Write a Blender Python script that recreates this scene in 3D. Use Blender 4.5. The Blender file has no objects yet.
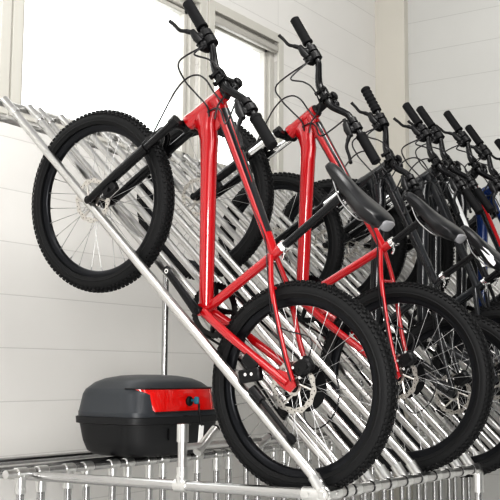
import bpy, math, random
from mathutils import Vector as V, Matrix as M
random.seed(4)
R_ = math.radians
PI = math.pi
ZG = 1.45                      # height of the near bicycle's rear axle above the floor
C = bpy.context.scene.collection

# ------------------------------------------------------------------ materials
def mat(name, base, rough=.5, metal=0., coat=0., spec=.5, bump=None, var=None, trans=0.):
    m = bpy.data.materials.new(name); m.use_nodes = True
    nt = m.node_tree; b = nt.nodes['Principled BSDF']
    b.inputs['Base Color'].default_value = (*base, 1)
    b.inputs['Roughness'].default_value = rough
    b.inputs['Metallic'].default_value = metal
    b.inputs['Coat Weight'].default_value = coat
    b.inputs['Coat Roughness'].default_value = .06
    b.inputs['Specular IOR Level'].default_value = spec
    b.inputs['Transmission Weight'].default_value = trans
    if bump or var:
        tc = nt.nodes.new('ShaderNodeTexCoord'); n = nt.nodes.new('ShaderNodeTexNoise')
        nt.links.new(tc.outputs['Object'], n.inputs['Vector'])
        n.inputs['Scale'].default_value = (bump or var)[0]; n.inputs['Detail'].default_value = 6
        if bump:
            bp = nt.nodes.new('ShaderNodeBump'); bp.inputs['Strength'].default_value = bump[1]; bp.inputs['Distance'].default_value = .002
            nt.links.new(n.outputs['Fac'], bp.inputs['Height']); nt.links.new(bp.outputs['Normal'], b.inputs['Normal'])
        if var:
            mx = nt.nodes.new('ShaderNodeMix'); mx.data_type = 'RGBA'
            mx.inputs['A'].default_value = (*base, 1); mx.inputs['B'].default_value = (*[v * var[1] for v in base], 1)
            nt.links.new(n.outputs['Fac'], mx.inputs['Factor']); nt.links.new(mx.outputs['Result'], b.inputs['Base Color'])
    return m

RED = mat('red_paint', (.34, .004, .009), .22, 0, .9)
BLK = mat('black_paint', (.012, .013, .015), .25, 0, .6)
GRYP = mat('graphite_paint', (.014, .016, .019), .28, 0, .6)
BLUP = mat('blue_paint', (.008, .030, .12), .25, 0, .7)
WHTP = mat('white_paint', (.75, .76, .76), .25, 0, .5)
RUB = mat('tyre_rubber', (.011, .0113, .012), .6, 0, 0, .28, bump=(60, .15))
GRIP = mat('grip_rubber', (.008, .008, .009), .7, 0, 0, .25, bump=(200, .4))
RIM = mat('rim_anodised', (.012, .013, .016), .3, .5, 0, .5)
STEEL = mat('spoke_steel', (.36, .36, .36), .4, 1)
ALU = mat('rack_aluminium', (.60, .595, .585), .30, 1, var=(9, .9))
FIT = mat('tube_fitting_metal', (.66, .66, .65), .28, 1)
POST = mat('rack_metal_darkened', (.50, .50, .50), .20, 1, var=(9, .9))  # same rack metal, dark reflections of the surroundings put into the base
CHR = mat('chrome', (.85, .85, .85), .08, 1)
DSK = mat('brake_disc_steel', (.55, .53, .50), .35, 1)
BPLA = mat('black_part_plastic', (.007, .007, .008), .4, 0, 0, .35)
BMET = mat('black_anodised_metal', (.007, .007, .008), .26, .1, .05, .35)
SAD = mat('saddle_vinyl', (.008, .0085, .010), .30, 0, .15, .45)
SADW = mat('saddle_white_panel', (.7, .7, .72), .4)
BUMP = mat('grey_bumper', (.20, .20, .21), .35)
DST = mat('dark_steel', (.22, .22, .22), .3, 1)
CAB = mat('cable_housing', (.012, .012, .014), .35)
CASE = mat('case_plastic', (.012, .0125, .014), .45, bump=(400, .15))
LID = mat('case_lid_plastic', (.045, .050, .057), .36, bump=(400, .12))
REFL = mat('red_reflector', (.60, .010, .008), .12, 0, .9)
TAG = mat('white_tag', (.85, .85, .84), .6)
TEAL = mat('teal_key_head', (.02, .16, .22), .4)
STUBW = mat('decal_white', (.7, .7, .7), .35)
SDEC = mat('decal_black', (.014, .014, .016), .28, 0, .6)

# ------------------------------------------------------------------ mesh builder
class MB:
    def __init__(s): s.v = []; s.f = []
    def add(s, vs, fs):
        o = len(s.v); s.v += [V(p) for p in vs]; s.f += [tuple(i + o for i in f) for f in fs]; return s
    def tube(s, pts, r, n=12, cap=True, arc=None, squash=None):
        """sweep a circle (or an arc of it) along pts; r a number or a list"""
        pts = [V(p) for p in pts]; k = len(pts)
        rs = r if isinstance(r, (list, tuple)) else [r] * k
        T = []
        for i in range(k):
            t = pts[min(i + 1, k - 1)] - pts[max(i - 1, 0)]
            T.append(t.normalized())
        up = V((0, 1, 0)) if abs(T[0].y) < .9 else V((0, 0, 1))
        u = (up - T[0] * up.dot(T[0])).normalized()
        vs = []
        a0, a1 = arc if arc else (0, 2 * PI)
        m = n if not arc else n + 1
        for i in range(k):
            u = (u - T[i] * u.dot(T[i])).normalized(); w = T[i].cross(u)
            for j in range(m):
                a = a0 + (a1 - a0) * j / n
                vs.append(pts[i] + (u * math.cos(a) + w * math.sin(a)) * rs[i])
        fs = []
        for i in range(k - 1):
            for j in range(n):
                j2 = (j + 1) % m if not arc else j + 1
                fs.append((i * m + j, i * m + j2, (i + 1) * m + j2, (i + 1) * m + j))
        if cap and not arc:
            fs.append(tuple(range(m))[::-1]); fs.append(tuple(range((k - 1) * m, k * m)))
        return s.add(vs, fs)
    def lathe(s, prof, c, ax, n=48, closed=False):
        """prof: (axial, radius); closed joins last profile point to first"""
        c = V(c); ax = V(ax).normalized()
        u = ax.orthogonal().normalized(); w = ax.cross(u); k = len(prof)
        vs = [c + ax * h + (u * math.cos(2 * PI * i / n) + w * math.sin(2 * PI * i / n)) * r for i in range(n) for h, r in prof]
        fs = []
        for i in range(n):
            i2 = (i + 1) % n
            for j in range(k if closed else k - 1):
                j2 = (j + 1) % k
                fs.append((i * k + j, i2 * k + j, i2 * k + j2, i * k + j2))
        return s.add(vs, fs)
    def box(s, c, ax, ay, az, size, bev=.15):
        """chamfered box with half sizes"""
        c = V(c); ax, ay, az = V(ax).normalized(), V(ay).normalized(), V(az).normalized()
        sx, sy, sz = size; b = min(size) * bev * 2
        vs = []; fs = []
        P = lambda x, y, z: c + ax * x + ay * y + az * z
        idx = {}
        for x in (-1, 1):
            for y in (-1, 1):
                for z in (-1, 1):
                    for k in range(3):
                        q = [x * sx, y * sy, z * sz]
                        for m_ in range(3):
                            if m_ != k: q[m_] -= (x, y, z)[m_] * b
                        idx[(x, y, z, k)] = len(vs); vs.append(P(*q))
        for k in range(3):
            a, b_ = [i for i in range(3) if i != k]
            for sg in (-1, 1):
                f = []
                for (p, q) in ((-1, -1), (1, -1), (1, 1), (-1, 1)):
                    t = [0, 0, 0]; t[k] = sg; t[a] = p; t[b_] = q; f.append(idx[(*t, k)])
                fs.append(tuple(f))
        for k in range(3):        # edges parallel to axis k
            a, b_ = [i for i in range(3) if i != k]
            for p in (-1, 1):
                for q in (-1, 1):
                    f = []
                    for (e, kk) in ((-1, a), (-1, b_), (1, b_), (1, a)):
                        t = [0, 0, 0]; t[k] = e; t[a] = p; t[b_] = q; f.append(idx[(*t, kk)])
                    fs.append(tuple(f))
        for x in (-1, 1):
            for y in (-1, 1):
                for z in (-1, 1): fs.append(tuple(idx[(x, y, z, k)] for k in range(3)))
        return s.add(vs, fs)
    def loft(s, rings, cap=True):
        n = len(rings[0]); vs = [p for r in rings for p in r]; fs = []
        for i in range(len(rings) - 1):
            for j in range(n): fs.append((i * n + j, i * n + (j + 1) % n, (i + 1) * n + (j + 1) % n, (i + 1) * n + j))
        if cap: fs.append(tuple(range(n))[::-1]); fs.append(tuple(range((len(rings) - 1) * n, len(rings) * n)))
        return s.add(vs, fs)
    def mesh(s, name, m, smooth=40):
        me = bpy.data.meshes.new(name); me.from_pydata([tuple(p) for p in s.v], [], s.f); me.update()
        import bmesh
        bm = bmesh.new(); bm.from_mesh(me); bmesh.ops.recalc_face_normals(bm, faces=bm.faces); bm.to_mesh(me); bm.free()
        me.materials.append(m)
        if smooth:
            me.shade_smooth(); me.set_sharp_from_angle(angle=R_(smooth))
        return me
    def build(s, name, m, parent=None, smooth=40):
        return link(name, s.mesh(name, m, smooth), parent)

def link(name, me, parent=None):
    o = bpy.data.objects.new(name, me); C.objects.link(o)
    if parent: o.parent = parent
    return o
def empty(name, label=None, cat=None, group=None, mw=None):
    o = bpy.data.objects.new(name, None); C.objects.link(o); o.empty_display_size = .05
    if label: o['label'] = label
    if cat: o['category'] = cat
    if group: o['group'] = group
    if mw is not None: o.matrix_world = mw
    return o
def tag(o, label, cat=None, group=None, kind=None):
    o['label'] = label
    if cat: o['category'] = cat
    if group: o['group'] = group
    if kind: o['kind'] = kind
    return o
def smoothpts(pts, n=6):
    """Catmull-Rom"""
    pts = [V(p) for p in pts]; out = []
    for i in range(len(pts) - 1):
        p0, p1, p2, p3 = pts[max(i - 1, 0)], pts[i], pts[i + 1], pts[min(i + 2, len(pts) - 1)]
        for k in range(n):
            t = k / n
            out.append(.5 * (2 * p1 + (p2 - p0) * t + (2 * p0 - 5 * p1 + 4 * p2 - p3) * t * t + (3 * p1 - p0 - 3 * p2 + p3) * t ** 3))
    return out + [pts[-1]]

# ------------------------------------------------------------------ bicycle pose shared by the row
BF = V((-.0189, .7942, .6074)).normalized()          # forward, up the rack
SIDE = V((.9993, -.0045, .0370)); SIDE = (SIDE - BF * SIDE.dot(BF)).normalized()
BL = -SIDE                                            # left side of the bicycle (towards the camera)
BU = BF.cross(BL).normalized()

def p3(q, y=0): return V((q[0], y, q[1]))

wheel_cache = {}
def wheel_meshes(R, detail):
    key = (R, detail)
    if key in wheel_cache: return wheel_cache[key]
    w = .0325
    # tyre: lathe about local Y, plus knobs
    t = MB()
    prof = []
    rc = R - w * 1.02                                # centre of the casing circle
    for i in range(15):
        a = R_(-128 + 256 * i / 14)
        rr = w * (.985 if abs(a) < 1.9 else .95)
        prof.append((rr * math.sin(a) * 1.0, rc + rr * math.cos(a) - .002))
    t.lathe(prof, (0, 0, 0), (0, 1, 0), 84 if detail else 56, closed=True)
    # side rib on both walls
    for sg in (-1, 1):
        t.lathe([(sg * (w - .0013), rc - .004), (sg * (w + .001), rc - .008), (sg * (w - .0018), rc - .012)], (0, 0, 0), (0, 1, 0), 72)
    n = 104 if detail == 2 else (84 if detail else 60)
    for i in range(n):
        for row, (y, off, ly, lx) in enumerate(((0, 0, .0062, .0060), (-.0135, .5, .0050, .0060), (.0135, .5, .0050, .0060), (-.0250, 0, .0042, .0066), (.0250, 0, .0042, .0066))):
            a = 2 * PI * (i + off) / n
            tilt = math.asin(max(-1, min(1, y / w)))
            nr = V((math.cos(a), 0, math.sin(a))); tg = V((-math.sin(a), 0, math.cos(a))); ya = V((0, 1, 0))
            nn = (nr * math.cos(tilt) + ya * math.sin(tilt)); yy = tg.cross(nn)
            cpt = nr * rc + nn * (w - .001)
            h = .0042
            hw, hl = ly, lx * .92
            base = [cpt + yy * sy * hw + tg * sx * hl for sx, sy in ((-1, -1), (1, -1), (1, 1), (-1, 1))]
            top = [cpt + nn * h + yy * sy * hw * .8 + tg * sx * hl * .8 for sx, sy in ((-1, -1), (1, -1), (1, 1), (-1, 1))]
            t.add(base + top, [(4, 5, 6, 7), (0, 1, 5, 4), (1, 2, 6, 5), (2, 3, 7, 6), (3, 0, 4, 7)])
    tyre = t.mesh('tyre', RUB, 35)
    ri = R - .076                                    # inner edge of rim
    r = MB().lathe([(-.0145, ri + .030), (-.0155, ri + .024), (-.0125, ri + .003), (-.007, ri - .002), (0, ri - .004), (.007, ri - .002), (.0125, ri + .003), (.0155, ri + .024), (.0145, ri + .030)], (0, 0, 0), (0, 1, 0), 84, closed=True)
    rim = r.mesh('rim', RIM)
    h = MB().lathe([(-.034, 0), (-.034, .012), (-.030, .026), (-.026, .026), (-.020, .014), (.020, .014), (.026, .026), (.030, .026), (.036, .018), (.040, .012), (.040, 0)], (0, 0, 0), (0, 1, 0), 24)
    h.tube([(0, -.062, 0), (0, .062, 0)], .0065, 10)
    for sg in (-1, 1): h.lathe([(sg * .050, 0), (sg * .050, .0105), (sg * .058, .0105), (sg * .061, .007), (sg * .061, 0)], (0, 0, 0), (0, 1, 0), 12)
    hub = h.mesh('hub', BMET)
    # one spoke of each lean/side; nipple at the rim end
    sp = []
    for sg in (-1, 1):
        for ln in (-1, 1):
            m = MB()
            p0 = V((.022 * math.cos(R_(75)) * ln * 0 + ln * .021, sg * .028, .008)); a = 0
            p1 = V((0, sg * .003, ri))
            m.tube([p0, p1 + (p0 - p1).normalized() * .016], .0011, 5, False)
            m.tube([p1 + (p0 - p1).normalized() * .016, p1], .0022, 6)
            sp.append(m)
    spm = [m.mesh('spoke', STEEL) for m in sp]
    allsp = MB()
    for i in range(28):
        m = sp[(i % 2) * 2 + (i // 2) % 2]; rot = M.Rotation(2 * PI * i / 28, 4, 'Y')
        allsp.add([rot @ p for p in m.v], m.f)
    spall = allsp.mesh('spoke_set', STEEL)
    d = MB()                                          # brake disc: wavy band, arms, carrier
    rd = .083; n = 72
    vs = []; fs = []
    for i in range(n):
        a = 2 * PI * i / n; o = rd + .0022 * math.cos(a * 12); q = rd - .017 + .002 * math.cos(a * 12 + 2)
        for rr in (o, q):
            for y in (.0405, .0425): vs.append(V((rr * math.cos(a), y, rr * math.sin(a))))
    for i in range(n):
        a, b = i * 4, ((i + 1) % n) * 4
        fs += [(a, b, b + 1, a + 1), (a + 2, a + 3, b + 3, b + 2), (a + 1, b + 1, b + 3, a + 3), (a, a + 2, b + 2, b)]
    d.add(vs, fs)
    for i in range(6):
        a = 2 * PI * i / 6; a2 = a + .5
        d.tube([(.024 * math.cos(a), .0415, .024 * math.sin(a)), (.066 * math.cos(a2), .0415, .066 * math.sin(a2))], .0042, 6)
    d.lathe([(.0395, .017), (.0395, .028), (.0435, .028), (.0435, .017)], (0, 0, 0), (0, 1, 0), 24, closed=True)
    disc = d.mesh('brake_disc', DSK, 30)
    hl = MB()                                          # dark drilled holes of the disc
    for i in range(36):
        a = 2 * PI * i / 36; rr = rd - (.005 if i % 2 else .0115)
        hl.lathe([(.0427, 0), (.0427, .0021), (.0403, .0021), (.0403, 0)], (rr * math.cos(a), 0, rr * math.sin(a)), (0, 1, 0), 8)
    holes = hl.mesh('disc_hole_pattern', BPLA)
    wheel_cache[key] = dict(tyre=tyre, rim=rim, hub=hub, spokes=spm, spall=spall, disc=disc, holes=holes)
    return wheel_cache[key]

def place_wheel(root, mats4, R, detail):
    W = wheel_meshes(R, detail)
    def L(nm, me, par, mw):
        o = link(nm, me, par); o.matrix_local = mw; return o
    L('tyre', W['tyre'], root, mats4)
    rim = L('rim', W['rim'], root, mats4)
    if detail >= 1:
        for i in range(28):
            L('spoke', W['spokes'][(i % 2) * 2 + (i // 2) % 2], rim, M.Rotation(2 * PI * i / 28, 4, 'Y'))
    else:
        s = L('spokes', W['spall'], rim, M())
        s['label'] = 'thin steel spokes'
    L('hub', W['hub'], root, mats4)
    ds = L('brake_disc', W['disc'], root, mats4)
    if detail >= 1: L('disc_hole', W['holes'], ds, M())

def bicycle(X, g, label, colors, detail=2, steer=4.4, kick=False, roll=0., ybar=None):
    """g: points of the frame in the bicycle's own plane, (forward, up) from the world line y=0,z=ZG"""
    R = g['R']; hub = g['hub']
    off = V((-hub[0], 0, -hub[1] + R))                # local origin: rear tyre's contact
    org = V((X, 0, ZG)) + BF * hub[0] + BU * (hub[1] - R)
    mw = M((BF, BL, BU)).transposed().to_4x4(); mw.translation = org
    if roll: mw = mw @ M.Rotation(R_(roll), 4, 'X')
    root = empty('bicycle', label, 'bicycle', 'bicycles standing on the upper rack', mw)
    P = lambda q, y=0: V((q[0], y, q[1])) + off
    FR, AC, FORKC, POSTC, STN = colors['frame'], colors['accent'], colors['fork'], colors['post'], colors['stanchion']
    BB, CL, HB, HT, PE, FH = [P(g[k]) for k in ('BB', 'cl', 'hb', 'ht', 'post', 'fhub')]
    RH = P(hub)
    a = (HT - HB).normalized(); fwd = V((0, 1, 0)).cross(a)      # steering axis up, forward normal
    if fwd.x < 0: fwd = -fwd
    # ---------------- frame
    f = MB()
    f.tube([HB - a * .004, HB + a * .012, HB + a * .03, HT - a * .03, HT - a * .012, HT + a * .002], [.0290, .0290, .0265, .0260, .0280, .0275], 20)
    dt0 = HB + a * .040; tt0 = HT - a * .030
    dd = (BB - dt0).normalized()
    wp = HB + V((-.098, 0, .012))
    dn = (BB - wp).normalized(); nq = V((dn.z, 0, -dn.x))
    if nq.dot(a) < 0: nq = -nq
    secs = [(HB + a * .078 + fwd * .004, a, .070, .024), (HB + a * .070 - fwd * .022, (a * .94 + nq * .06).normalized(), .058, .026), (HB + a * .056 - fwd * .050, (a * .75 + nq * .35).normalized(), .046, .028),
            (wp + V((.020, 0, .010)), (a * .35 + nq * .7).normalized(), .0385, .029), (wp + dn * .025, nq, .0340, .029), (wp + dn * .075, nq, .0310, .028), (wp.lerp(BB, .35), nq, .0285, .0275), (wp.lerp(BB, .65), nq, .0270, .0265), (BB - dn * .05, nq, .0260, .0255), (BB, nq, .024, .024)]
    f.loft([[c_ + q_ * (h_ * math.cos(2 * PI * i / 24)) + V((0, w_ * math.sin(2 * PI * i / 24), 0)) for i in range(24)] for c_, q_, h_, w_ in secs])
    st = (CL - BB).normalized()
    tt1 = CL - st * .012
    td = (tt1 - tt0).normalized()
    f.tube([tt0, tt0 + td * .05, tt0.lerp(tt1, .35), tt0.lerp(tt1, .75), tt1], [.027, .0255, .0220, .0190, .0172], 18)
    f.tube([BB, BB.lerp(CL, .5), CL + st * .035], .0168, 18)
    # gusset under the head tube
    q = [HB + a * .05, wp + dn * .02, tt0 + td * .085, tt0 + td * .02]
    f.add([p + V((0, y, 0)) for y in (-.0045, .0045) for p in q], [(0, 1, 2, 3), (7, 6, 5, 4), (0, 1, 5, 4), (1, 2, 6, 5), (2, 3, 7, 6), (3, 0, 4, 7)])
    f.tube([BB + V((0, -.036, 0)), BB + V((0, .036, 0))], .0215, 20)
    # tabs on the near side of the down tube and the cable stops under it
    for s in (1, -1):
        DO = RH + V((.006, s * .060, .004))
        c0 = BB + V((-.012, s * .028, 0)); c1 = c0.lerp(DO, .35) + V((0, s * .014, 0))
        f.tube(smoothpts([c0, c1, c0.lerp(DO, .75) + V((0, s * .006, 0)), DO + V((.012, 0, 0))], 4), [.0155] * 5 + [.0145] * 5 + [.0125] * 3, 12)
        s0 = CL - st * .02 + V((-.004, s * .016, 0)); s1 = s0.lerp(DO, .28) + V((0, s * .024, 0))
        f.tube(smoothpts([s0, s1, s0.lerp(DO, .7) + V((0, s * .008, 0)), DO + V((0, 0, .018))], 4), .0088, 12)
        # dropout plate
        sd = (s0 - DO).normalized(); cd = (c0 - DO).normalized()
        pl = [DO + cd * .085 - V((0, 0, .018)), DO + cd * .065 + V((0, 0, .018)), DO + V((.026, 0, .030)), DO + sd * .075 + V((.010, 0, 0)), DO + sd * .078 - V((.014, 0, 0)), DO + V((-.020, 0, .012)), DO + V((-.016, 0, -.016)), DO + V((.008, 0, -.022))]
        n = len(pl)
        f.add([p + V((0, y * .0035, 0)) for y in (-1, 1) for p in pl], [tuple(range(n))[::-1], tuple(range(n, 2 * n))] + [(i, (i + 1) % n, n + (i + 1) % n, n + i) for i in range(n)])
    # bridges
    sm = (CL - st * .02).lerp(RH + V((.006, 0, .004)), .26)
    f.tube([sm + V((-.001, -.036, 0)), sm + V((-.001, .036, 0))], .007, 10)
    cm = BB.lerp(RH, .2); f.tube([cm + V((0, -.036, 0)), cm + V((0, .036, 0))], .008, 10)
    fo = f.build('frame', FR, root)
    # accents: shells hugging the tubes
    def shell(p, q_, r0, r1, t0, t1, arc):
        pts = [p.lerp(q_, t0 + (t1 - t0) * i / 12) for i in range(13)]
        return MB().tube(pts, [r0 + (r1 - r0) * i / 12 + .0010 for i in range(13)], 12, False, arc)
    u = V((0, 1, 0)); w = td.cross(u)
    sgn = 1 if w.z > 0 else -1
    tk = lambda t: (.0255 + (.0220 - .0255) * (t / .35)) if t < .35 else (.0220 + (.0190 - .0220) * ((t - .35) / .4))
    d_ = shell(tt0 + td * .05, tt1, .0253, .0180, .0, .86, (sgn * R_(28), sgn * R_(150))).build('decal', AC, fo); d_['label'] = 'dark painted panel along the top tube'
    for s in (1, -1):
        DO = RH + V((.006, s * .060, .004)); s0 = CL - st * .02 + V((-.004, s * .016, 0))
        pts = smoothpts([s0, s0.lerp(DO, .28) + V((0, s * .024, 0)), s0.lerp(DO, .7) + V((0, s * .008, 0)), DO + V((0, 0, .018))], 4)
        d_ = MB().tube(pts[5:], .0096, 6, False, (R_(-8) if s > 0 else R_(172), R_(48) if s > 0 else R_(228))).build('decal', AC, fo); d_['label'] = 'dark painted stripe on the seat stay'
    if detail == 2:
        dw = MB().tube([(tt0 + td * .05).lerp(tt1, .06 + .5 * i / 6) for i in range(7)], [.0268 - .0009 * i for i in range(7)], 3, False, (sgn * R_(60), sgn * R_(70)))
        dw.build('pinstripe', colors.get('pin', RED), fo)
    # head parts: headset + spacers
    hs = MB()
    hs.lathe([(-.012, 0), (-.012, .024), (-.004, .028), (-.003, 0)], HB, a, 20)
    hs.build('headset', BPLA, root); hs = MB()
    hs.lathe([(.002, 0), (.003, .026), (.010, .024), (.016, .018), (g['bu'] + .02, .0175), (g['bu'] + .024, .012), (g['bu'] + .024, 0)], HT, a, 20)
    hs.build('headset', BPLA, root)
    # ---------------- front end (steering turned a little in the rack)
    S = M.Rotation(R_(steer), 4, a); base = HB
    T = M.Translation(base) @ S @ M.Translation(-base)
    fh0 = FH
    crown = HB - a * .022
    fork = MB()
    fork.tube([T @ (crown + a * .012), T @ (crown - a * .014)], [.024, .022], 16)
    cr = [T @ (crown + V((0, y, 0)) - a * .004 + fwd * z) for y, z in ((-.064, .004), (-.035, .002), (0, 0), (.035, .002), (.064, .004))]
    fork.tube(cr, [.019, .018, .019, .018, .019], 14)
    legs = []
    for s in (1, -1):
        top = T @ (crown + V((0, s * .064, 0)) + fwd * .006 + a * .016)
        bot = T @ (fh0 + V((0, s * .062, 0)))
        legs.append((top, bot))
        fork.tube([top, top.lerp(bot, .06)], [.0195, .0195], 14)
    fk = fork.build('fork_crown', FORKC, root)
    for (top, bot) in legs:
        dl = (bot - top).normalized(); Ln = (bot - top).length
        sm_ = MB().tube([top + dl * .02, top + dl * Ln * .42], .0150, 14).build('stanchion', STN, root)
        lw = MB()
        k = Ln * .34
        lw.tube([top + dl * k, top + dl * (k + .012), top + dl * (k + .02), top + dl * Ln * .7, top + dl * (Ln - .05), bot + dl * .004], [.021, .021, .0195, .0185, .016, .013], 16)
        lw.tube([bot - T.to_3x3() @ V((0, .010, 0)), bot + T.to_3x3() @ V((0, .010, 0))], .015, 14)
        lw.build('fork_leg', FORKC, root)
    br = MB()
    m0 = legs[0][0].lerp(legs[0][1], .40); m1 = legs[1][0].lerp(legs[1][1], .40)
    mid = (m0 + m1) / 2
    tyd = (T @ HB - T @ fh0); fdir = (T.to_3x3() @ fwd)
    up_ = (legs[0][0] - legs[0][1]).normalized()
    br.tube(smoothpts([m0, m0.lerp(mid, .12) + up_ * .035 + fdir * .02, mid.lerp(m0, .5) + up_ * .075 + fdir * .03, mid + up_ * .090 + fdir * .045, mid.lerp(m1, .5) + up_ * .075 + fdir * .03, m1.lerp(mid, .12) + up_ * .035 + fdir * .02, m1], 4), .0120, 10)
    br.build('fork_brace', FORKC, root)
    fm = T.to_3x3().to_4x4(); fm.translation = T @ fh0
    place_wheel(root, fm, R, detail)
    place_wheel(root, M.Translation(RH), R, detail)
    # front caliper on left leg, behind
    (top, bot) = legs[0]
    cp = bot.lerp(top, .22) - fdir * .030
    MB().box(cp, (bot - top), V((0, 1, 0)), fdir, (.032, .014, .016)).tube([cp + V((0, .012, 0)), cp + V((0, .022, 0))], .008, 8).build('brake_caliper', BPLA, root)
    # ---------------- bar: turned a quarter to the left
    psi, bu, bfw, W, ri, sw, tl = [g[k] for k in ('psi', 'bu', 'bf', 'W', 'ri', 'sw', 'tl')]
    Sb = M.Rotation(R_(psi), 3, a)
    F0 = Sb @ fwd
    S2 = Sb @ M.Rotation(tl, 3, fwd)
    Lf = S2 @ V((0, 1, 0)); A = S2 @ a; F = S2 @ fwd
    bc = HT + a * bu + F0 * bfw
    B = lambda w, r=0., q=0.: bc + Lf * w + A * r + F * q       # w>0: left end of the bar
    sm = MB()
    sm.tube([HT + a * (bu - .022), HT + a * (bu + .018)], .0195, 16)
    sm.tube([HT + a * bu, HT + a * bu + F0 * (bfw - .012)], [.0165, .0145], 14)
    sm.tube([B(-.026), B(.026)], .0215, 16)
    for w in (-.017, .017):
        sm.box(B(w, 0, .020), Lf, A, F, (.007, .026, .0055))
        for r in (-.019, .019): sm.tube([B(w, r, .018), B(w, r, .032)], .0042, 8)
    sm.build('stem', BMET, root)
    hb_ = MB()
    ws = [(-W, ri, -sw), (-W + .13, ri, -sw * .62), (-.145, ri * .97, -sw * .35), (-.115, ri * .75, -sw * .2), (-.075, ri * .25, 0), (-.045, 0, 0), (0, 0, 0)]
    ws = ws + [(-w, r, q_) for w, r, q_ in ws[-2::-1]]
    pts = smoothpts([B(*p) for p in ws], 5)
    rr = [.0132 + .0045 * max(0, 1 - abs((p - bc).dot(Lf)) / .11) for p in pts]
    hb_.tube(pts, rr, 14)
    LV = (B(-(W - .165 - .048), ri - .018, .026 - sw * .5), B((W - .165 - .048), ri - .018, .026 - sw * .5))
    bar = hb_.build('handlebar', BMET, root)
    for s in (1, -1):
        g0 = B(s * W, ri, -sw); g1 = B(s * (W - .125), ri, -sw * .65); gd = (g1 - g0)
        gm = MB(); n = 26; pp = []; rad = []
        for i in range(n + 1):
            t = i / n; pp.append(g0 + gd * (t * 1.0) - gd.normalized() * .004); 
            rb = .0200 if i in (0, n) else (.0190 + (.0011 if i % 2 else 0))
            if g.get('bumpy'): rb = .0170 + .0055 * abs(math.sin(i * PI / 4.3))
            rad.append(.0145 if i == 0 else rb)
        gm.tube(pp, rad, 16)
        gm.lathe([(0, .0125), (0, .0215), (.010, .0215), (.010, .0125)], g1 - gd.normalized() * .005, gd, 18, closed=True)
        gm.build('grip', GRIP, root)
        # brake lever: clamp, body, blade with a dog-leg bend
        Q = lambda w, r, q_: B(s * w, ri + r, q_ - sw * .5)
        wl = W - .165
        lv = MB()
        lv.lathe([(-.012, .0115), (-.012, .0225), (.012, .0225), (.012, .0115)], Q(wl, 0, 0), Lf, 16, closed=True)
        lv.box(Q(wl, -.014, .018), Lf, F - A * .7, A, (.014, .022, .014), .25)
        lv.tube([Q(wl - .030, -.020, .028), Q(wl - .005, -.024, .032), Q(wl + .030, -.026, .034)], [.013, .0155, .011], 10)
        lv.tube([Q(wl - .030, -.020, .028), Q(wl - .050, -.018, .026)], .0075, 8)
        lo = lv.build('brake_lever', BPLA, root)
        bl = MB()
        pts = smoothpts([Q(wl + .022, -.026, .034), Q(wl + .040, -.040, .044), Q(wl + .062, -.058, .047), Q(wl + .095, -.066, .045), Q(wl + .118, -.072, .047), Q(wl + .126, -.073, .050)], 4)
        bl.tube(pts, [.0085] * 5 + [.0066] * 12 + [.0072] * 4, 8)
        bl.build('lever_blade', BPLA, lo)
        if s == -1:      # shifter pod inboard of the lever on the right-hand end
            sh = MB()
            sh.lathe([(-.015, .0115), (-.015, .0235), (.015, .0235), (.015, .0115)], Q(wl - .034, 0, 0), Lf, 16, closed=True)
            sh.box(Q(wl - .034, -.024, .006), Lf, F, A, (.021, .027, .019), .3)
            sh.tube([Q(wl - .040, -.034, .010), Q(wl - .020, -.040, .026)], [.006, .004], 8)
            sh.build('shifter', BPLA, root)
        else:
            sh = MB()
            sh.lathe([(-.010, .0115), (-.010, .0185), (.010, .0185), (.010, .0115)], Q(wl - .032, 0, 0), Lf, 16, closed=True)
            sh.box(Q(wl - .032, -.022, .004), Lf, F, A, (.017, .022, .017), .3)
            sh.build('shifter', BPLA, root)
    # round bell on the bar
    bell = MB()
    bp = B(.052, 0, -.012)
    bell.lathe([(-.004, 0), (-.004, .0155), (.004, .0165), (.011, .013), (.015, 0)], bp - F * .006 + A * .016, A - F * .6, 18)
    bell.tube([B(.048), bp + A * .014], .006, 8)
    bell.build('bell', BMET, root)
    # ---------------- cables: loops in the head frame (along axis, forward, left)
    k = g.get('csc', 1.)
    H = lambda s_, f_, y_: HT + a * s_ * k + fwd * f_ * k + V((0, y_, 0))
    for pts in ([0, (-.051, .155, .10), (-.074, .099, .08), (-.069, .039, .055), (-.062, -.014, .035), (-.075, -.05, .03)],
                [0, (.019, .130, .11), (.056, .081, .105), (.077, .032, .11), (.064, -.022, .085), (.030, -.038, .055), (-.024, -.042, .036), (-.060, -.072, .030)],
                [(-.30, .012, .070), (-.212, .065, .060), (-.141, .102, .055), (-.08, .112, .055), (-.032, .092, .06), (-.009, .053, .06), (-.007, .002, .050), (-.004, -.045, .030)],
                [1, (.000, -.145, .085), (-.013, -.080, .055), (-.034, -.043, .032), (-.075, -.030, .028)]):
        MB().tube(smoothpts([(LV[p] if isinstance(p, int) else H(*p)) for p in pts], 7), .0031, 7).build('cable', CAB, root)
    # ---------------- seat post, collar, saddle
    pd = (PE - CL).normalized(); c_end = CL + st * .035
    sp = MB().tube([c_end - st * .01, c_end + st * .004, PE - pd * .01], [.0135, .0135, .0135], 16)
    sp.box(PE, V((1, 0, 0)), V((0, 1, 0)), V((0, 0, 1)), (.020, .017, .013), .3)
    sp.build('seat_post', POSTC, root)
    co = MB().lathe([(-.012, .0165), (-.012, .0205), (.006, .0205), (.006, .0138)], c_end, st, 18)
    co.tube([c_end + V((-.014, -.022, 0)), c_end + V((-.014, .024, 0))], .0048, 8)
    co.tube(smoothpts([c_end + V((-.016, .022, 0)), c_end + V((-.028, .024, -.012)), c_end + V((-.030, .016, -.035))], 3), .0045, 8)
    co.build('seat_clamp', CHR, root)
    N, TL = P(g['nose']), P(g['tail'])
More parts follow.
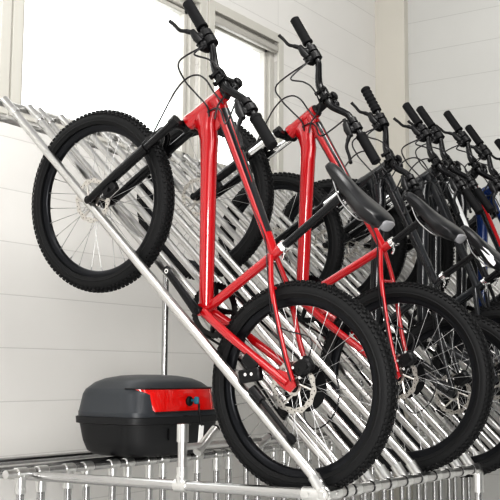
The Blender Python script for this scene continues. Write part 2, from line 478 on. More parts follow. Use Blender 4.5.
    sx = (N - TL); SLn = sx.length; sx.normalize(); sz = sx.cross(V((0, 1, 0))); 
    if sz.z < 0: sz = -sz
    rings = []
    for t, hw, hi, lo in ((0, .034, -.002, -.026), (.02, .056, .008, -.036), (.08, .072, .011, -.046), (.2, .077, .010, -.056), (.32, .066, .006, -.058), (.46, .048, .003, -.054), (.62, .034, .003, -.048), (.8, .027, .005, -.042), (.93, .023, .002, -.036), (.985, .015, -.006, -.028), (1, .005, -.012, -.022)):
        ring = []
        for i in range(20):
            an = 2 * PI * i / 20; cx, cz = math.cos(an), math.sin(an)
            y = hw * math.copysign(abs(cx) ** .75, cx)
            if cz >= 0: z = hi - .018 * (abs(cx) ** 1.8) - .006 * max(0, .25 - abs(cx)) * 2 * (1 if .1 < t < .9 else 0)
            else: z = hi - .018 + (lo - hi + .018) * abs(cz) ** .5; y *= 1 - .22 * abs(cz) ** 2
            if abs(cz) < 1e-6: z = hi - .018
            ring.append(TL + sx * (t * SLn) + V((0, y, 0)) + sz * z)
        rings.append(ring)
    sdl = MB().loft(rings).build('saddle', SAD, root)
    md = sdl.modifiers.new('s', 'SUBSURF'); md.levels = 1; md.render_levels = 2
    rl = MB()
    for s in (1, -1):
        rl.tube(smoothpts([TL + sx * .05 + V((0, s * .030, 0)) - sz * .040, TL + sx * .085 + V((0, s * .024, 0)) - sz * .064, TL + sx * .17 + V((0, s * .021, 0)) - sz * .064, N - sx * .05 + V((0, s * .008, 0)) - sz * .036], 5), .0030, 8)
    rl.build('saddle_rail', DST, sdl)
    bp_ = MB()
    bp_.loft([[TL + sx * q_ + V((0, math.copysign(abs(math.cos(an)) ** .6, math.cos(an)) * hw, 0)) + sz * (-.016 + .018 * math.copysign(abs(math.sin(an)) ** .7, math.sin(an))) for an in [2 * PI * i / 16 for i in range(16)]] for q_, hw in ((-.006, .030), (-.003, .036), (.010, .040))])
    bp_.build('saddle_bumper', BUMP, sdl)
    bd = MB()                                         # bumper at the saddle's rear
    if colors.get('sadwhite'):
        side = []
        for t, z0, z1 in ((.16, -.020, -.034), (.26, -.006, -.034), (.40, -.006, -.030), (.52, -.012, -.026)):
            hw = {.16: .073, .26: .070, .40: .053, .52: .039}[t]
            side.append((TL + sx * t * SLn + V((0, hw + .001, 0)) + sz * z0, TL + sx * t * SLn + V((0, hw + .002, 0)) + sz * z1))
        vs = [p for q_ in side for p in q_] + [p + V((0, -.004, 0)) for q_ in side for p in q_]
        fs = [(2 * i, 2 * i + 2, 2 * i + 3, 2 * i + 1) for i in range(3)] + [(8 + 2 * i, 8 + 2 * i + 1, 8 + 2 * i + 3, 8 + 2 * i + 2) for i in range(3)]
        bd.add(vs, fs); bd.build('saddle_panel', SADW, sdl)
    # ---------------- drivetrain (right side)
    cr = MB()
    yr = -.048
    rc = .097; n = 42
    ring = []
    for i in range(n * 2):
        an = 2 * PI * i / (n * 2); r_ = rc + (.0035 if i % 2 else -.001)
        ring.append((r_ * math.cos(an), r_ * math.sin(an)))
    vs = []
    for y in (yr - .002, yr + .002):
        vs += [BB + V((x, y, z)) for x, z in ring]
        vs += [BB + V((.076 * math.cos(2 * PI * i / (n * 2)), y, .076 * math.sin(2 * PI * i / (n * 2)))) for i in range(n * 2)]
    m_ = n * 2; fs = []
    for i in range(m_):
        j = (i + 1) % m_
        fs += [(i, j, m_ + j, m_ + i), (2 * m_ + i, 3 * m_ + i, 3 * m_ + j, 2 * m_ + j), (i, 2 * m_ + i, 2 * m_ + j, j), (m_ + i, m_ + j, 3 * m_ + j, 3 * m_ + i)]
    cr.add(vs, fs)
    cd = (P(g['crank']) - BB); cl_ = cd.length; cd = V((cd.x, 0, cd.z)).normalized()
    ca = math.atan2(cd.z, cd.x)
    for i in range(4):
        an = ca + PI / 4 + i * PI / 2
        cr.tube([BB + V((0, yr - .006, 0)), BB + V((.080 * math.cos(an), yr, .080 * math.sin(an)))], [.013, .008], 8)
    cr.build('chainring', BMET, root)
    for s in (1, -1):
        ck = MB()
        y = s * .060; dr = cd * s
        nn = dr.cross(V((0, 1, 0)))
        rings = []
        for t, hw, hy, yy in ((-.016, .012, .008, y), (0, .0190, .010, y), (.03, .0170, .0095, y + s * .004), (.10, .0150, .0080, y + s * .012), (.155, .0145, .0075, y + s * .018), (.172, .0155, .0078, y + s * .019), (.188, .010, .006, y + s * .019)):
            c_ = BB + dr * t + V((0, yy, 0))
            rings.append([c_ + nn * hw * math.cos(2 * PI * i / 12) + V((0, hy * math.sin(2 * PI * i / 12), 0)) for i in range(12)])
        ck.loft(rings)
        ck.tube([BB + V((0, s * .034, 0)), BB + V((0, y + s * .011, 0))], .0125, 14)
        arm = ck.build('crank_arm', BMET, root)
        MB().tube([BB + V((0, y + s * .009, 0)), BB + V((0, y + s * .0135, 0))], [.0085, .0075], 12).build('crank_bolt', CHR if detail < 2 else BMET, arm)
        ey = y + s * .0265
        MB().lathe([(0, .0045), (s * .0006, .0085), (s * .0012, .0085), (s * .0012, .0045)], BB + dr * .172 + V((0, ey - s * .001, 0)), V((0, 1, 0)), 14, closed=True).build('pedal_hole', CHR, arm)
    cs = MB()
    for i, r_ in enumerate((.074, .066, .058, .050, .042, .034, .026)):
        y = -.030 - i * .0036
        cs.lathe([(y, .014), (y, r_), (y - .0018, r_), (y - .0018, .014)], RH, (0, 1, 0), 36, closed=True)
    cs.lathe([(-.0285, .012), (-.0285, .082), (-.0265, .082), (-.0265, .012)], RH, (0, 1, 0), 36, closed=True)
    cs.build('cassette', BPLA, root)
    # derailleur and chain
    ydr = -.050
    j1 = RH + V((-.005, ydr, -.060)); j2 = RH + V((.030, ydr, -.125))
    dr = MB()
    dr.box(RH + V((-.008, ydr - .012, -.035)), V((.2, 0, -1)), V((0, 1, 0)), V((1, 0, .2)), (.032, .010, .013))
    dr.box((j1 + j2) / 2 + V((0, .006, 0)), j2 - j1, V((0, 1, 0)), (j2 - j1).cross(V((0, 1, 0))), (.042, .002, .012))
    dr.box((j1 + j2) / 2 + V((0, -.008, 0)), j2 - j1, V((0, 1, 0)), (j2 - j1).cross(V((0, 1, 0))), (.042, .002, .012))
    for j in (j1, j2): dr.lathe([(-.003, .004), (-.003, .020), (.003, .020), (.003, .004)], j, (0, 1, 0), 14, closed=True)
    dr.build('derailleur', BPLA, root)
    ch = MB()
    up = V((0, 0, 1))
    loop = [BB + V((0, yr, .098)), BB.lerp(RH, .5) + V((0, -.046, .070)), RH + V((0, -.043, .047)), RH + V((-.042, -.043, .012)), RH + V((-.036, -.045, -.030)), j1 + V((.018, 0, .006)), j2 + V((-.020, 0, -.004)), j2 + V((0, 0, -.020)), BB.lerp(j2, .5) + V((0, 0, -.012)), BB + V((-.005, yr, -.098))]
    ch.tube(smoothpts(loop, 4), .0042, 6)
    ch.build('chain', BMET, root)
    # rear caliper, its hose and the derailleur housing
    rcp = RH + V((.006, .046, .078))
    q = MB().box(rcp, V((1, 0, .35)), V((0, 1, 0)), V((-.35, 0, 1)), (.026, .018, .033), .25)
    q.tube([rcp + V((-.012, .012, .012)), rcp + V((-.012, .022, .012))], .008, 10)
    q.tube([rcp + V((.006, .010, -.016)), rcp + V((.006, .020, -.016))], .007, 10)
    q.box(rcp + V((-.022, 0, .006)), V((1, 0, 0)), V((0, 1, 0)), V((0, 0, 1)), (.008, .010, .012))
    q.build('brake_caliper', BPLA, root)
    bolt = MB()
    for dx, dz in ((-.016, -.030), (.016, .024), (.022, -.020)): bolt.tube([rcp + V((dx, .012, dz)), rcp + V((dx, .020, dz))], .0052, 8)
    bolt.build('caliper_bolt', CHR, root)
    DO = RH + V((.006, .060, .004)); s0 = CL - st * .02 + V((-.004, .016, 0))
    MB().tube(smoothpts([rcp + V((0, .004, .024)), rcp + V((.03, .010, .09)), s0.lerp(DO, .55) + V((.016, .016, .0)), s0.lerp(DO, .15) + V((.018, .014, 0)), CL + V((.06, .020, .020)), tt0.lerp(tt1, .6) + V((0, .016, -.012)), tt0.lerp(tt1, .15) + V((0, .020, -.016))], 5), .0024, 7).build('cable', CAB, root)
    MB().tube(smoothpts([RH + V((.07, -.062, .14)), RH + V((-.02, -.062, .11)), RH + V((-.10, -.060, .05)), RH + V((-.125, -.060, -.03)), RH + V((-.10, -.060, -.10)), RH + V((-.05, -.060, -.10)), RH + V((-.02, -.058, -.06))], 5), .0026, 7).build('cable', CAB, root)
    if kick:
        kb = MB()
        c0 = P((.132, -.070), .072)
        kb.box(c0, V((-.060, 0, .064)), V((0, 1, 0)), V((.064, 0, .060)), (.042, .014, .022), .2)
        kb.box(P((.160, -.040), .068), V((1, 0, 0)), V((0, 1, 0)), V((0, 0, 1)), (.030, .006, .018))
        ks = kb.build('kickstand', BPLA, root)
        l0, l1 = P((.100, -.098), .076), P((-.1108, -.1285), .082)
        dk = (l1 - l0).normalized()
        MB().tube([l0, l0 + dk * .055], .0155, 14).tube([l0 + dk * .055, l1], [.0085, .0075], 10).build('kickstand_leg', BPLA, ks)
        MB().tube([l1 - dk * .012, l1 + dk * .004, l1 + dk * .018], [.011, .013, .010], 10).build('kickstand_foot', GRIP, ks)
        bt = MB().tube([c0 + V((-.008, .013, .012)), c0 + V((-.008, .0165, .012))], .006, 8).tube([c0 + V((.010, .013, -.004)), c0 + V((.010, .0165, -.004))], .006, 8)
        bt.build('kickstand_bolt', CHR, ks)
    return root

SMALL = dict(R=.3420, hub=(-.006, -.012), BB=(.449, -.036), cl=(.327, .289), post=(.2255, .5846), hb=(.905, .455), ht=(.8346, .6096), fhub=(1.0964, 0.),
             nose=(.333, .645), tail=(.036, .597), crank=(.6468, .016), psi=84.46, bu=.0542, bf=.0778, W=.345, ri=.0351, sw=0., tl=.1094)
LARGE = dict(R=.358, hub=(-.0094, .030), BB=(.5275, .0093), cl=(.338, .392), post=(.2734, .5545), hb=(.9774, .5332), ht=(.9246, .664), fhub=(1.1985, .0714),
             nose=(.3875, .622), tail=(.100, .602), crank=(.70, .10), psi=89.4, bu=.0859, bf=.0545, W=.364, ri=.0463, sw=.0064, tl=-.0144)
def shifted(g, dx, dz, sc=1., **kw):
    o = dict(g)
    for k, v in g.items():
        if isinstance(v, tuple): o[k] = (v[0] * sc + dx, v[1] * sc + dz)
    o['R'] = g['R'] * sc; o.update(kw); return o

red1 = dict(frame=RED, accent=SDEC, fork=BMET, post=BMET, stanchion=BMET)
red2 = dict(frame=RED, accent=SDEC, fork=BMET, post=BMET, stanchion=CHR)
blk3 = dict(frame=BLK, accent=GRYP, fork=BMET, post=BMET, stanchion=CHR, sadwhite=True, pin=WHTP)
bicycle(0, SMALL, 'nearest red mountain bike, largest in view, front wheel raised, kickstand beside its rear wheel', red1, 2, 1.8, kick=True)
bicycle(.702, LARGE, 'second red mountain bike from the front, with bright silver fork tubes, behind the nearest one', red2, 2, 2)
G3 = shifted(SMALL, -.052, -.010, 1., cl=(.2876, .3115), post=(.211, .5125), nose=(.331, .580), tail=(.045, .545), bumpy=True, ht=(.778, .590), hb=(.842, .455), psi=80.3, bu=.046, bf=.052, W=.352, ri=.045, sw=-.030, tl=.03)
bicycle(1.207, G3, 'black mountain bike with ribbed handlebar grips, directly behind the second red bike', blk3, 1, 3)
bicycle(1.712, shifted(SMALL, -.020, .030), 'dark graphite mountain bike fourth in the row, its lever in front of the corner pilaster',
        dict(frame=GRYP, accent=BLK, fork=BMET, post=BMET, stanchion=CHR, pin=RED), 1, 3)
bicycle(1.9645, shifted(SMALL, .040, .040), 'black bike fifth in the row, its grip tight beside the fourth bike\'s grip',
        dict(frame=BLK, accent=WHTP, fork=BMET, post=BMET, stanchion=CHR, pin=WHTP), 1, 3)
bicycle(2.217, shifted(SMALL, -.02, .055, 1.05), 'sixth bike from the front, black frame with a red accent stripe',
        dict(frame=BLK, accent=RED, fork=BMET, post=BMET, stanchion=BMET, pin=WHTP), 0, 3)
bicycle(2.4695, shifted(SMALL, -.05, .045, 1.05), 'seventh bike from the front, dark blue frame with white stripe',
        dict(frame=BLUP, accent=WHTP, fork=BMET, post=BMET, stanchion=BMET), 0, 3)
bicycle(2.9745, shifted(SMALL, -.02, .05, 1.05), 'farthest bike, its lever and grip cut off at the right edge of the photo',
        dict(frame=GRYP, accent=BLUP, fork=BMET, post=BMET, stanchion=BMET), 0, 3)

# ------------------------------------------------------------------ the rack
rack = empty('bicycle_rack', 'silver tubular two-level bike rack with steep inclined rails under the bikes', 'bike rack', None, M.Translation(V((0, 0, 0))))
def RZ(z): return z + ZG
xr0, xr1 = -.062, 4.6
FY, FZ = -.124, -.338                                  # front bar
TY, TZ = 1.378, 1.128                                   # top bar
sl = -.0115                                             # the bars sink a little along the row
fz = lambda x: RZ(FZ + sl * (x - xr0))
o = MB().tube([(xr0 - .02, FY, fz(xr0)), (xr1, FY, fz(xr1))], .0175, 18).build('front_bar', ALU, rack)
pairs = [-.062, .075]
k = 0
while .147 + .252 * k < 4.4:
    pairs += [.132 + .2525 * k, .262 + .2525 * k]; k += 1
tzx = lambda x: RZ(TZ - .012 * (x - xr0))
MB().tube([(-.75, TY + .012, tzx(-.75) - .016), (xr1, TY + .012, tzx(xr1) - .016)], .0150, 16).build('top_bar', ALU, rack)
MB().tube([(-.75, TY - .055, tzx(-.75) - .105), (xr1, TY - .055, tzx(xr1) - .105)], .0115, 14).build('top_bar', ALU, rack)
rd = V((0, TY - FY, TZ - FZ)).normalized()
for i, x in enumerate(pairs):
    a0 = V((x, FY, fz(x))); a1 = V((x, TY, tzx(x)))
    d = (a1 - a0).normalized(); nrm = V((0, -d.z, d.y))
    n_ = nrm * .022
    rail = MB().tube([a0 + d * .03 + n_ * .4, a1 - d * .012 + n_ * .1], .0152 if i else .0172, 16).build('rail', ALU, rack)
    cl = MB().tube([(x - .021, FY, fz(x)), (x + .021, FY, fz(x))], .0215, 16)
    cl.tube([a0 + d * .008, a0 + d * .065 + n_ * .4], .0205, 14)
    cl.build('tube_fitting', FIT, rail)
    for sg in ((-1, 1) if i else (1,)): MB().tube([(x + sg * .0212, FY, fz(x)), (x + sg * .0262, FY, fz(x))], .0196, 14).build('joint_ring', BPLA, rail)
    MB().tube([a1 - d * .112 + n_ * .2, a1 - d * .088 + n_ * .2], .0190, 14).build('tube_fitting', FIT, rail)
# near side bar of the lower frame
sbz = lambda y: RZ(-.340 - .0175 * (y - FY))
MB().tube([(xr0, FY, sbz(FY)), (xr0, 1.75, sbz(1.75))], .0175, 18).build('side_bar', POST, rack)
c = MB().box((xr0, FY, fz(xr0)), (1, 0, 0), (0, 1, 0), (0, 0, 1), (.024, .024, .024), .3)
c.tube([(xr0 + .005, FY, fz(xr0)), (xr0 + .075, FY, fz(xr0 + .05))], .0225, 16).tube([(xr0, FY + .005, sbz(FY)), (xr0, FY + .075, sbz(FY))], .0225, 16)
c.tube([(xr0 - .022, FY + .05, sbz(FY)), (xr0 - .026, FY + .05, sbz(FY))], .007, 8).tube([(xr0 + .04, FY - .020, fz(0)), (xr0 + .04, FY - .026, fz(0))], .007, 8)
c.build('corner_fitting', FIT, rack)
MB().tube([(xr0, 1.262, sbz(1.27)), (xr0, 1.278, sbz(1.27))], .0195, 16).build('tube_fitting', FIT, rack)
# bars at the back of the frame
for (y, z, r) in ((1.245, -.342, .0165), (1.135, -.347, .0165), (1.56, -.345, .0165)):
    MB().tube([(-.7 if y > 1.2 else xr0, y, RZ(z)), (xr1, y, RZ(z - .03))], r, 16).build('back_bar', POST, rack)
# low rails hanging from the second bar
px = [-.125, -.020, .125, .230, .385, .480, .622, .715]
k = 0
while .865 + .25 * k < 4.3: px += [.865 + .25 * k, .965 + .25 * k]; k += 1
for x in px:
    z = RZ(-.347 - .0064 * (x - xr0))
    if x < xr0: 
        pass
    po = MB().tube([(x, 1.135, z - .02), (x, 1.135, .02)], .0150, 14).build('upright', POST, rack)
    MB().tube([(x - .024, 1.135, z), (x + .024, 1.135, z)], .0212, 14).tube([(x, 1.135, z), (x, 1.135, z - .075)], .0200, 14).tube([(x + .003, 1.115, z - .055), (x + .003, 1.112, z - .055)], .005, 8).build('tube_fitting', FIT, po)
MB().tube([(-.2, 1.135, RZ(-.347)), (xr0, 1.135, RZ(-.347))], .0165, 14).build('back_bar', ALU, rack)
# upright stub on the side bar with a short cross bar and two capped stubs
zs = sbz(.43)
MB().tube([(xr0, .43, zs), (xr0, .43, RZ(-.160))], .0165, 16).build('stub_post', ALU, rack)
fi = MB().tube([(xr0, .405, zs), (xr0, .455, zs)], .0225, 16).tube([(xr0, .43, zs), (xr0, .43, zs + .062)], .0215, 16)
MB().tube([(xr0, .43, RZ(-.205)), (xr0, .43, RZ(-.145))], .0205, 16).build('tube_fitting', FIT, rack)
fi.tube([(xr0 - .018, .43, zs + .03), (xr0 - .024, .43, zs + .03)], .008, 10)
fi.build('tube_fitting', FIT, rack)
MB().tube([(xr0, .43, RZ(-.222)), (4.3, .43, RZ(-.25))], .0115, 12).build('lower_cross_bar', ALU, rack)
for (x, dx, dz) in ((.020, .105, .075), (.385, .085, .030)):
    p = V((x, .43, RZ(-.245))); q = p + V((dx, 0, dz))
    s_ = MB().tube([p, q], .0165, 14).build('angled_stub', ALU, rack)
    MB().tube([q, q + (q - p).normalized() * .008], [.0172, .0150], 14).build('end_cap', BPLA, s_)
# posts
for x, y, z0, z1 in ((xr0, FY, .0, RZ(FZ) - .015), (1.197, FY, .0, fz(1.197) - .01), (2.7, FY, 0, fz(2.7) - .01), (4.2, FY, 0, fz(4.2) - .01),
                     (1.055, 1.41, 0, tzx(1.055) - .02), (3.1, 1.41, 0, tzx(3.1) - .02), (-.6, 1.41, 0, tzx(-.6) - .02), (xr0, 1.6, 0, sbz(1.6))):
    po = MB().tube([(x, y, z0 + .012), (x, y, z1)], .0150, 14).build('post', POST, rack)
    MB().lathe([(0, 0), (0, .045), (.006, .045), (.014, .022), (.014, 0)], (x, y, 0), (0, 0, 1), 20).build('foot_plate', FIT, po)
    if y == FY and x > 0:
        MB().tube([(x - .03, y, z1 + .01), (x + .03, y, z1 + .01)], .0228, 16).tube([(x, y, z1 + .005), (x, y, z1 - .085)], .0215, 16).build('tube_fitting', FIT, po)
for y in (-.12, 1.135, 1.56):                          # floor runners of the lower level
    MB().tube([(xr0, y, .06), (xr1, y, .06)], .0150, 12).build('floor_bar', ALU, rack)

# ------------------------------------------------------------------ motorcycle top box
CX, CY0, CY1, CZ = .745, 1.03, 1.45, RZ(-.3315)
case = empty('top_case', 'black motorcycle top box with red reflector strip, resting on the rack\'s back bars', 'luggage box', None, M.Translation(V((CX, (CY0 + CY1) / 2, CZ))))
D = (CY1 - CY0) / 2
ZK = 1.07
def ring(z, hx, hyf, hyb, e=4.5, n=56):
    out = []
    z *= ZK
    for i in range(n):
        a = 2 * PI * i / n; c_, s_ = math.cos(a), math.sin(a)
        x = hx * math.copysign(abs(c_) ** (2 / e), c_); y = math.copysign(abs(s_) ** (2 / e), s_)
        y = y * (hyb if y > 0 else hyf)
        out.append(V((x, y, z)))
    return out
b = MB().loft([ring(0, 0.228, D * .78, D * .78, 3.6), ring(.004, 0.249, D * .85, D * .85, 3.8), ring(.020, 0.270, D * .91, D * .91, 4.2), ring(.06, 0.288, D * .95, D * .95), ring(.128, 0.307, D * .98, D * .98), ring(.131, 0.324, D * 1.02, D * 1.02), ring(.156, 0.326, D * 1.03, D * 1.03), ring(.158, 0.314, D * .995, D * .995)])
b.build('lower_shell', CASE, case, 35)
l = MB().loft([ring(.157, 0.314, D, D), ring(.176, 0.315, D, D), ring(.180, 0.312, D * .99, D * .99), ring(.245, 0.298, D * .93, D * .96, 4.3), ring(.266, 0.287, D * .89, D * .93, 4.1), ring(.270, 0.282, D * .87, D * .91, 4.), ring(.293, 0.256, D * .77, D * .83, 3.4), ring(.309, 0.214, D * .63, D * .70, 3.), ring(.320, 0.144, D * .43, D * .5, 2.6), ring(.324, 0.056, D * .2, D * .25, 2.2)])
l.build('lid', LID, case, 35)
# reflector strip hugging the lid's front
rf = MB(); cols = 30
def front(x, z):
    t = (z - .180) / (.266 - .180)
    hx = (.336 + (.309 - .336) * t) * .93; hy = D * (.99 + (.89 - .99) * t); e = 4.5 - .4 * t
    return -hy * (max(0, 1 - abs(x / hx) ** e)) ** (1 / e)
top, bot = [], []
for i in range(cols + 1):
    u = -1 + 2 * i / cols
    for (z, w, L_) in ((.177, .212, bot), (.270, .283, top)):
        x = u * w; L_.append(V((x, front(x, z) - .006, z * ZK)))
mid1 = [a_.lerp(b_, .33) + V((0, -.004, 0)) for a_, b_ in zip(bot, top)]; mid2 = [a_.lerp(b_, .66) + V((0, -.004, 0)) for a_, b_ in zip(bot, top)]
back = [p + V((0, .012, 0)) for p in bot], [p + V((0, .012, 0)) for p in top]
rows = [back[0], bot, mid1, mid2, top, back[1]]
n = cols + 1
rf.add([p for r_ in rows for p in r_], [(r_ * n + i, r_ * n + i + 1, (r_ + 1) * n + i + 1, (r_ + 1) * n + i) for r_ in range(5) for i in range(cols)])
rf.build('reflector', REFL, case)
rb = MB()
for L_ in (bot, top): rb.tube([p + V((0, -.002, 0)) for p in L_], .0035, 6)
rb.build('reflector_trim', CASE, case)
lk = MB()
lp = V((.010, front(.010, .218) - .012, .218 * ZK))
lk.lathe([(0, 0), (0, .021), (-.008, .021), (-.012, .017), (-.012, 0)], lp, (0, 1, 0), 24)
lock = lk.build('lock', BPLA, case)
MB().box(lp + V((.004, -.022, .004)), (1, 0, 0), (0, 1, 0), (0, 0, 1), (.003, .012, .005)).box(lp + V((.004, -.040, .004)), (1, 0, 0), (0, 1, 0), (0, 0, 1), (.008, .012, .016), .3).build('key', TEAL, lock)
MB().box((.0, -D * .975 - .004, .150), (1, 0, 0), (0, 1, 0), (0, 0, 1), (.030, .006, .022), .3).build('latch', CASE, case)
MB().box((-.12, -D * .975 - .001, .095), (1, 0, 0), (0, 1, 0), (0, 0, 1), (.003, .004, .025)).build('shell_seam', BPLA, case)
kw = V((CX, (CY0 + CY1) / 2, CZ)) + lp + V((.004, -.050, -.010))
kt = empty('key_tag', 'white paper tag hanging on a string from the key of the top box', 'tag', None, M.Translation(kw + V((0, -.01, -.19))))
MB().box((.006, 0, .048), (1, 0, -.12), (0, 1, 0), (.12, 0, 1), (.017, .0015, .050), .3).build('tag', TAG, kt)
MB().tube(smoothpts([(.0, .006, .190), (-.002, .004, .16), (.006, .002, .125), (.0105, .000, .094)], 4), .0042, 7).build('string', BPLA, kt)

# ------------------------------------------------------------------ room
def wallmat(name, base, horiz, z0, rough=.6):
    m = bpy.data.materials.new(name); m.use_nodes = True; nt = m.node_tree; b = nt.nodes['Principled BSDF']
    b.inputs['Roughness'].default_value = rough; b.inputs['Specular IOR Level'].default_value = .35
    N = nt.nodes.new; Lk = nt.links.new
    tc = N('ShaderNodeTexCoord'); sp = N('ShaderNodeSeparateXYZ'); Lk(tc.outputs['Object'], sp.inputs[0])
    cmb = N('ShaderNodeCombineXYZ'); Lk(sp.outputs[horiz], cmb.inputs[0])
    sub = N('ShaderNodeMath'); sub.operation = 'SUBTRACT'; Lk(sp.outputs['Z'], sub.inputs[0]); sub.inputs[1].default_value = z0
    Lk(sub.outputs[0], cmb.inputs[1])
    br = N('ShaderNodeTexBrick'); Lk(cmb.outputs[0], br.inputs['Vector'])
    br.inputs['Scale'].default_value = 1; br.inputs['Brick Width'].default_value = 6.0; br.inputs['Row Height'].default_value = .2565
    br.inputs['Mortar Size'].default_value = .0028; br.inputs['Mortar Smooth'].default_value = .3; br.inputs['Bias'].default_value = 0
    br.inputs['Color1'].default_value = (*base, 1); br.inputs['Color2'].default_value = (*[v * .985 for v in base], 1); br.inputs['Mortar'].default_value = (*[v * .82 for v in base], 1)
    ns = N('ShaderNodeTexNoise'); ns.inputs['Scale'].default_value = 1.6; ns.inputs['Detail'].default_value = 5; Lk(tc.outputs['Object'], ns.inputs['Vector'])
    mr = N('ShaderNodeMapRange'); mr.inputs['To Min'].default_value = .95; mr.inputs['To Max'].default_value = 1.04; Lk(ns.outputs['Fac'], mr.inputs['Value'])
    mx = N('ShaderNodeMix'); mx.data_type = 'RGBA'; mx.blend_type = 'MULTIPLY'; mx.inputs['Factor'].default_value = 1
    Lk(br.outputs['Color'], mx.inputs['A']); Lk(mr.outputs[0], mx.inputs['B']); Lk(mx.outputs['Result'], b.inputs['Base Color'])
    bp = N('ShaderNodeBump'); bp.inputs['Strength'].default_value = .35; bp.inputs['Distance'].default_value = .004; bp.invert = True
    Lk(br.outputs['Fac'], bp.inputs['Height']); Lk(bp.outputs['Normal'], b.inputs['Normal'])
    return m
WY = 2.0; WX = 4.57
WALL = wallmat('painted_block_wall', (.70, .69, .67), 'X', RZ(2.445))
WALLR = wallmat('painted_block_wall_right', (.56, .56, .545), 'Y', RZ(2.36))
PIL = mat('pilaster_paint', (.60, .58, .53), .55, var=(3, .93))
PVC = mat('white_window_plastic', (.52, .51, .475), .4)
SILL = mat('window_reveal_plaster', (.54, .53, .49), .6)
FLOORM = mat('grey_floor_coating', (.80, .80, .79), .35, var=(5, .85))
def slab(name, x0, x1, y0, y1, z0, z1, m, parent=None, kind='structure'):
    b_ = MB(); b_.add([(x, y, z) for x in (x0, x1) for y in (y0, y1) for z in (z0, z1)], [(0, 1, 3, 2), (4, 6, 7, 5), (0, 4, 5, 1), (2, 3, 7, 6), (0, 2, 6, 4), (1, 5, 7, 3)])
    o = b_.build(name, m, parent, 0)
    if kind and not parent: o['kind'] = kind
    return o
ZS, ZT = RZ(1.275), RZ(2.33)                           # window sill and head
TH = .22
wins = [(-1.55, .47), (.585, 2.085), (2.215, 3.00)]
# back wall with window openings: one mesh
bw = MB()
def bbox(x0, x1, z0, z1, y0=WY, y1=WY + TH):
    bw.add([(x, y, z) for x in (x0, x1) for y in (y0, y1) for z in (z0, z1)], [(0, 1, 3, 2), (4, 6, 7, 5), (0, 4, 5, 1), (2, 3, 7, 6), (0, 2, 6, 4), (1, 5, 7, 3)])
bbox(-6, WX, 0, ZS); bbox(-6, WX, ZT, 8.0)
edges = [-6] + [e for w in wins for e in w] + [WX]
for i in range(0, len(edges), 2): bbox(edges[i], edges[i + 1], ZS, ZT)
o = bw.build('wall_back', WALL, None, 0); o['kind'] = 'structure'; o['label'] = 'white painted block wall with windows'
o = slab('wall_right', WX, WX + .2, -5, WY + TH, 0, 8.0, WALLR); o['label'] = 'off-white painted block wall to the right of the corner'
o = slab('floor', -6, WX + .2, -5, WY + TH, -.1, 0, FLOORM); o['label'] = 'grey floor below the rack'
o = slab('trim_1', 4.50, WX, 1.735, WY, 0, 8.0, PIL); o['label'] = 'beige corner pilaster'
# cream posts between windows sit proud of the wall
for i, (x0, x1) in enumerate(wins):
    w = empty('window_%d' % (i + 1)); w['kind'] = 'structure'; w['label'] = ['window at the left edge of the photo', 'large bright window behind the raised front wheel', 'narrow bright window with roller blind housing'][i]
    w.location = (x0, WY, ZS)
    fx = MB(); y0, y1 = WY + .03 - WY, WY + .10 - WY
    X1 = x1 - x0; Z1 = ZT - ZS; ft = .055
    for (a0, a1, c0, c1) in ((0, ft, 0, Z1), (X1 - ft, X1, 0, Z1), (ft, X1 - ft, 0, ft), (ft, X1 - ft, Z1 - ft, Z1)):
        fx.box(((a0 + a1) / 2, (y0 + y1) / 2, (c0 + c1) / 2), (1, 0, 0), (0, 1, 0), (0, 0, 1), ((a1 - a0) / 2, (y1 - y0) / 2, (c1 - c0) / 2), .06)
    fx.build('window_frame', PVC, w)
    sh = MB(); g0 = ft + .004; gw = .030                 # sash inside the frame
    for (a0, a1, c0, c1) in ((g0, g0 + gw, g0, Z1 - g0), (X1 - g0 - gw, X1 - g0, g0, Z1 - g0), (g0, X1 - g0, g0, g0 + gw), (g0, X1 - g0, Z1 - g0 - gw, Z1 - g0)):
        sh.box(((a0 + a1) / 2, .075, (c0 + c1) / 2), (1, 0, 0), (0, 1, 0), (0, 0, 1), ((a1 - a0) / 2, .022, (c1 - c0) / 2), .1)
    sh.build('sash', PVC, w)
    gl = MB().box((X1 / 2, .082, Z1 / 2), (1, 0, 0), (0, 1, 0), (0, 0, 1), (X1 / 2 - .07, .004, Z1 / 2 - .07), .05)
    gl.build('glass', None or bpy.data.materials.get('window_glass') or (lambda: None)() or PVC, w)
    # casing around the opening
    cs = MB(); cw, cd = .05, .018
    for (a0, a1, c0, c1) in ((-cw, 0.012, -.006, Z1 + cw), (X1 - .012, X1 + cw, -.006, Z1 + cw), (0.012, X1 - .012, Z1 - .012, Z1 + cw), (0.012, X1 - .012, -.006, 0.012)):
        cs.box(((a0 + a1) / 2, -cd / 2, (c0 + c1) / 2), (1, 0, 0), (0, 1, 0), (0, 0, 1), ((a1 - a0) / 2, cd / 2 - .0005, (c1 - c0) / 2), .12)
    cs.build('casing', SILL, w)
    if i == 2:
        bl = MB().box((X1 / 2, .004, Z1 - .062), (1, 0, 0), (0, 1, 0), (0, 0, 1), (X1 / 2 - .014, .022, .026), .2)
        bl.build('blind_housing', mat('grey_blind_housing', (.42, .41, .38), .5), w)
GL = bpy.data.materials.new('window_glass'); GL.use_nodes = True
nt = GL.node_tree; nt.nodes.clear()
ou = nt.nodes.new('ShaderNodeOutputMaterial'); ms = nt.nodes.new('ShaderNodeMixShader'); tr = nt.nodes.new('ShaderNodeBsdfTransparent'); gs = nt.nodes.new('ShaderNodeBsdfGlossy')
gs.inputs['Roughness'].default_value = .02; ms.inputs[0].default_value = .06; tr.inputs['Color'].default_value = (.97, .98, .98, 1)
nt.links.new(tr.outputs[0], ms.inputs[1]); nt.links.new(gs.outputs[0], ms.inputs[2]); nt.links.new(ms.outputs[0], ou.inputs[0])
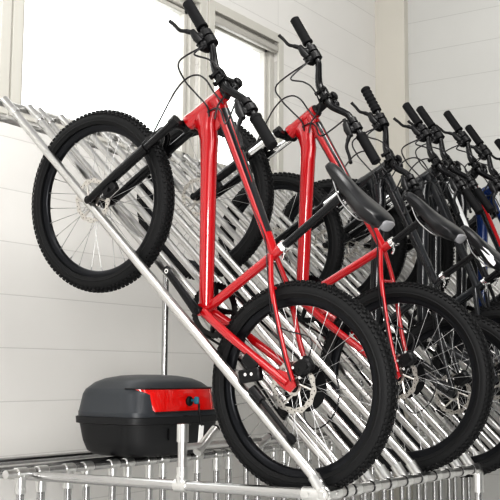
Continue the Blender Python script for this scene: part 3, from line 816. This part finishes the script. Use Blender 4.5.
for o in bpy.data.objects:
    if o.name.split('.')[0] == 'glass': o.data.materials.clear(); o.data.materials.append(GL)

# ------------------------------------------------------------------ light: bright overcast outside the windows, added unseen fill lamps inside
w = bpy.data.worlds.new('world'); bpy.context.scene.world = w; w.use_nodes = True; nt = w.node_tree
bg = nt.nodes['Background']; tc = nt.nodes.new('ShaderNodeTexCoord'); sp = nt.nodes.new('ShaderNodeSeparateXYZ'); nt.links.new(tc.outputs['Generated'], sp.inputs[0])
rp = nt.nodes.new('ShaderNodeMapRange'); nt.links.new(sp.outputs['Y'], rp.inputs['Value'])
rp.inputs['From Min'].default_value = -.1; rp.inputs['From Max'].default_value = .5; rp.inputs['To Min'].default_value = .22; rp.inputs['To Max'].default_value = 2.6
bg.inputs['Color'].default_value = (1, .99, .975, 1); nt.links.new(rp.outputs[0], bg.inputs['Strength'])
def area(name, loc, target, sx, sy, power, col=(1, 1, 1)):
    l_ = bpy.data.lights.new(name, 'AREA'); l_.shape = 'RECTANGLE'; l_.size = sx; l_.size_y = sy; l_.energy = power; l_.color = col
    o = bpy.data.objects.new(name, l_); C.objects.link(o); o.location = loc
    o.rotation_euler = (V(target) - V(loc)).to_track_quat('-Z', 'Y').to_euler(); return o
area('soft_fill', (-.4, -1.6, 5.4), (.8, .6, 1.3), 3.2, .9, 120, (1, .98, .95))  # unseen softbox added overhead for highlights on the bikes
area('soft_fill', (-3.6, .2, 4.6), (.4, .9, 1.2), .9, 3.0, 45, (1, .98, .95))  # unseen softbox added high on the left as fill
area('soft_fill', (-2.4, -4.0, 3.2), (.6, 1.6, .9), 3.0, 1.4, 80, (1, .985, .965))  # unseen front softbox added to brighten the back wall
area('low_wall_fill', (-5.0, -3.2, 1.5), (.5, 2.0, .3), 1.6, 1.6, 175, (1, .985, .965))  # unseen low lamp added to lift the wall below the rack

# ------------------------------------------------------------------ camera
cam = bpy.data.cameras.new('camera'); co = bpy.data.objects.new('camera', cam); C.objects.link(co)
r_, u_, f_ = V((.5581, -.8298, .0075)), V((-.1018, -.0595, .9930)), V((.8235, .5550, .1176))
mw = M((r_, u_, -f_)).transposed().to_4x4(); mw.translation = V((-2.8368, -1.7093, .0379 + ZG)); co.matrix_world = mw
cam.sensor_width = 36; cam.lens = 36 * 1016.05 / 500; cam.clip_start = .05
sc = bpy.context.scene; sc.camera = co
sc.view_settings.view_transform = 'Standard'; sc.view_settings.look = 'High Contrast'; sc.view_settings.exposure = 0
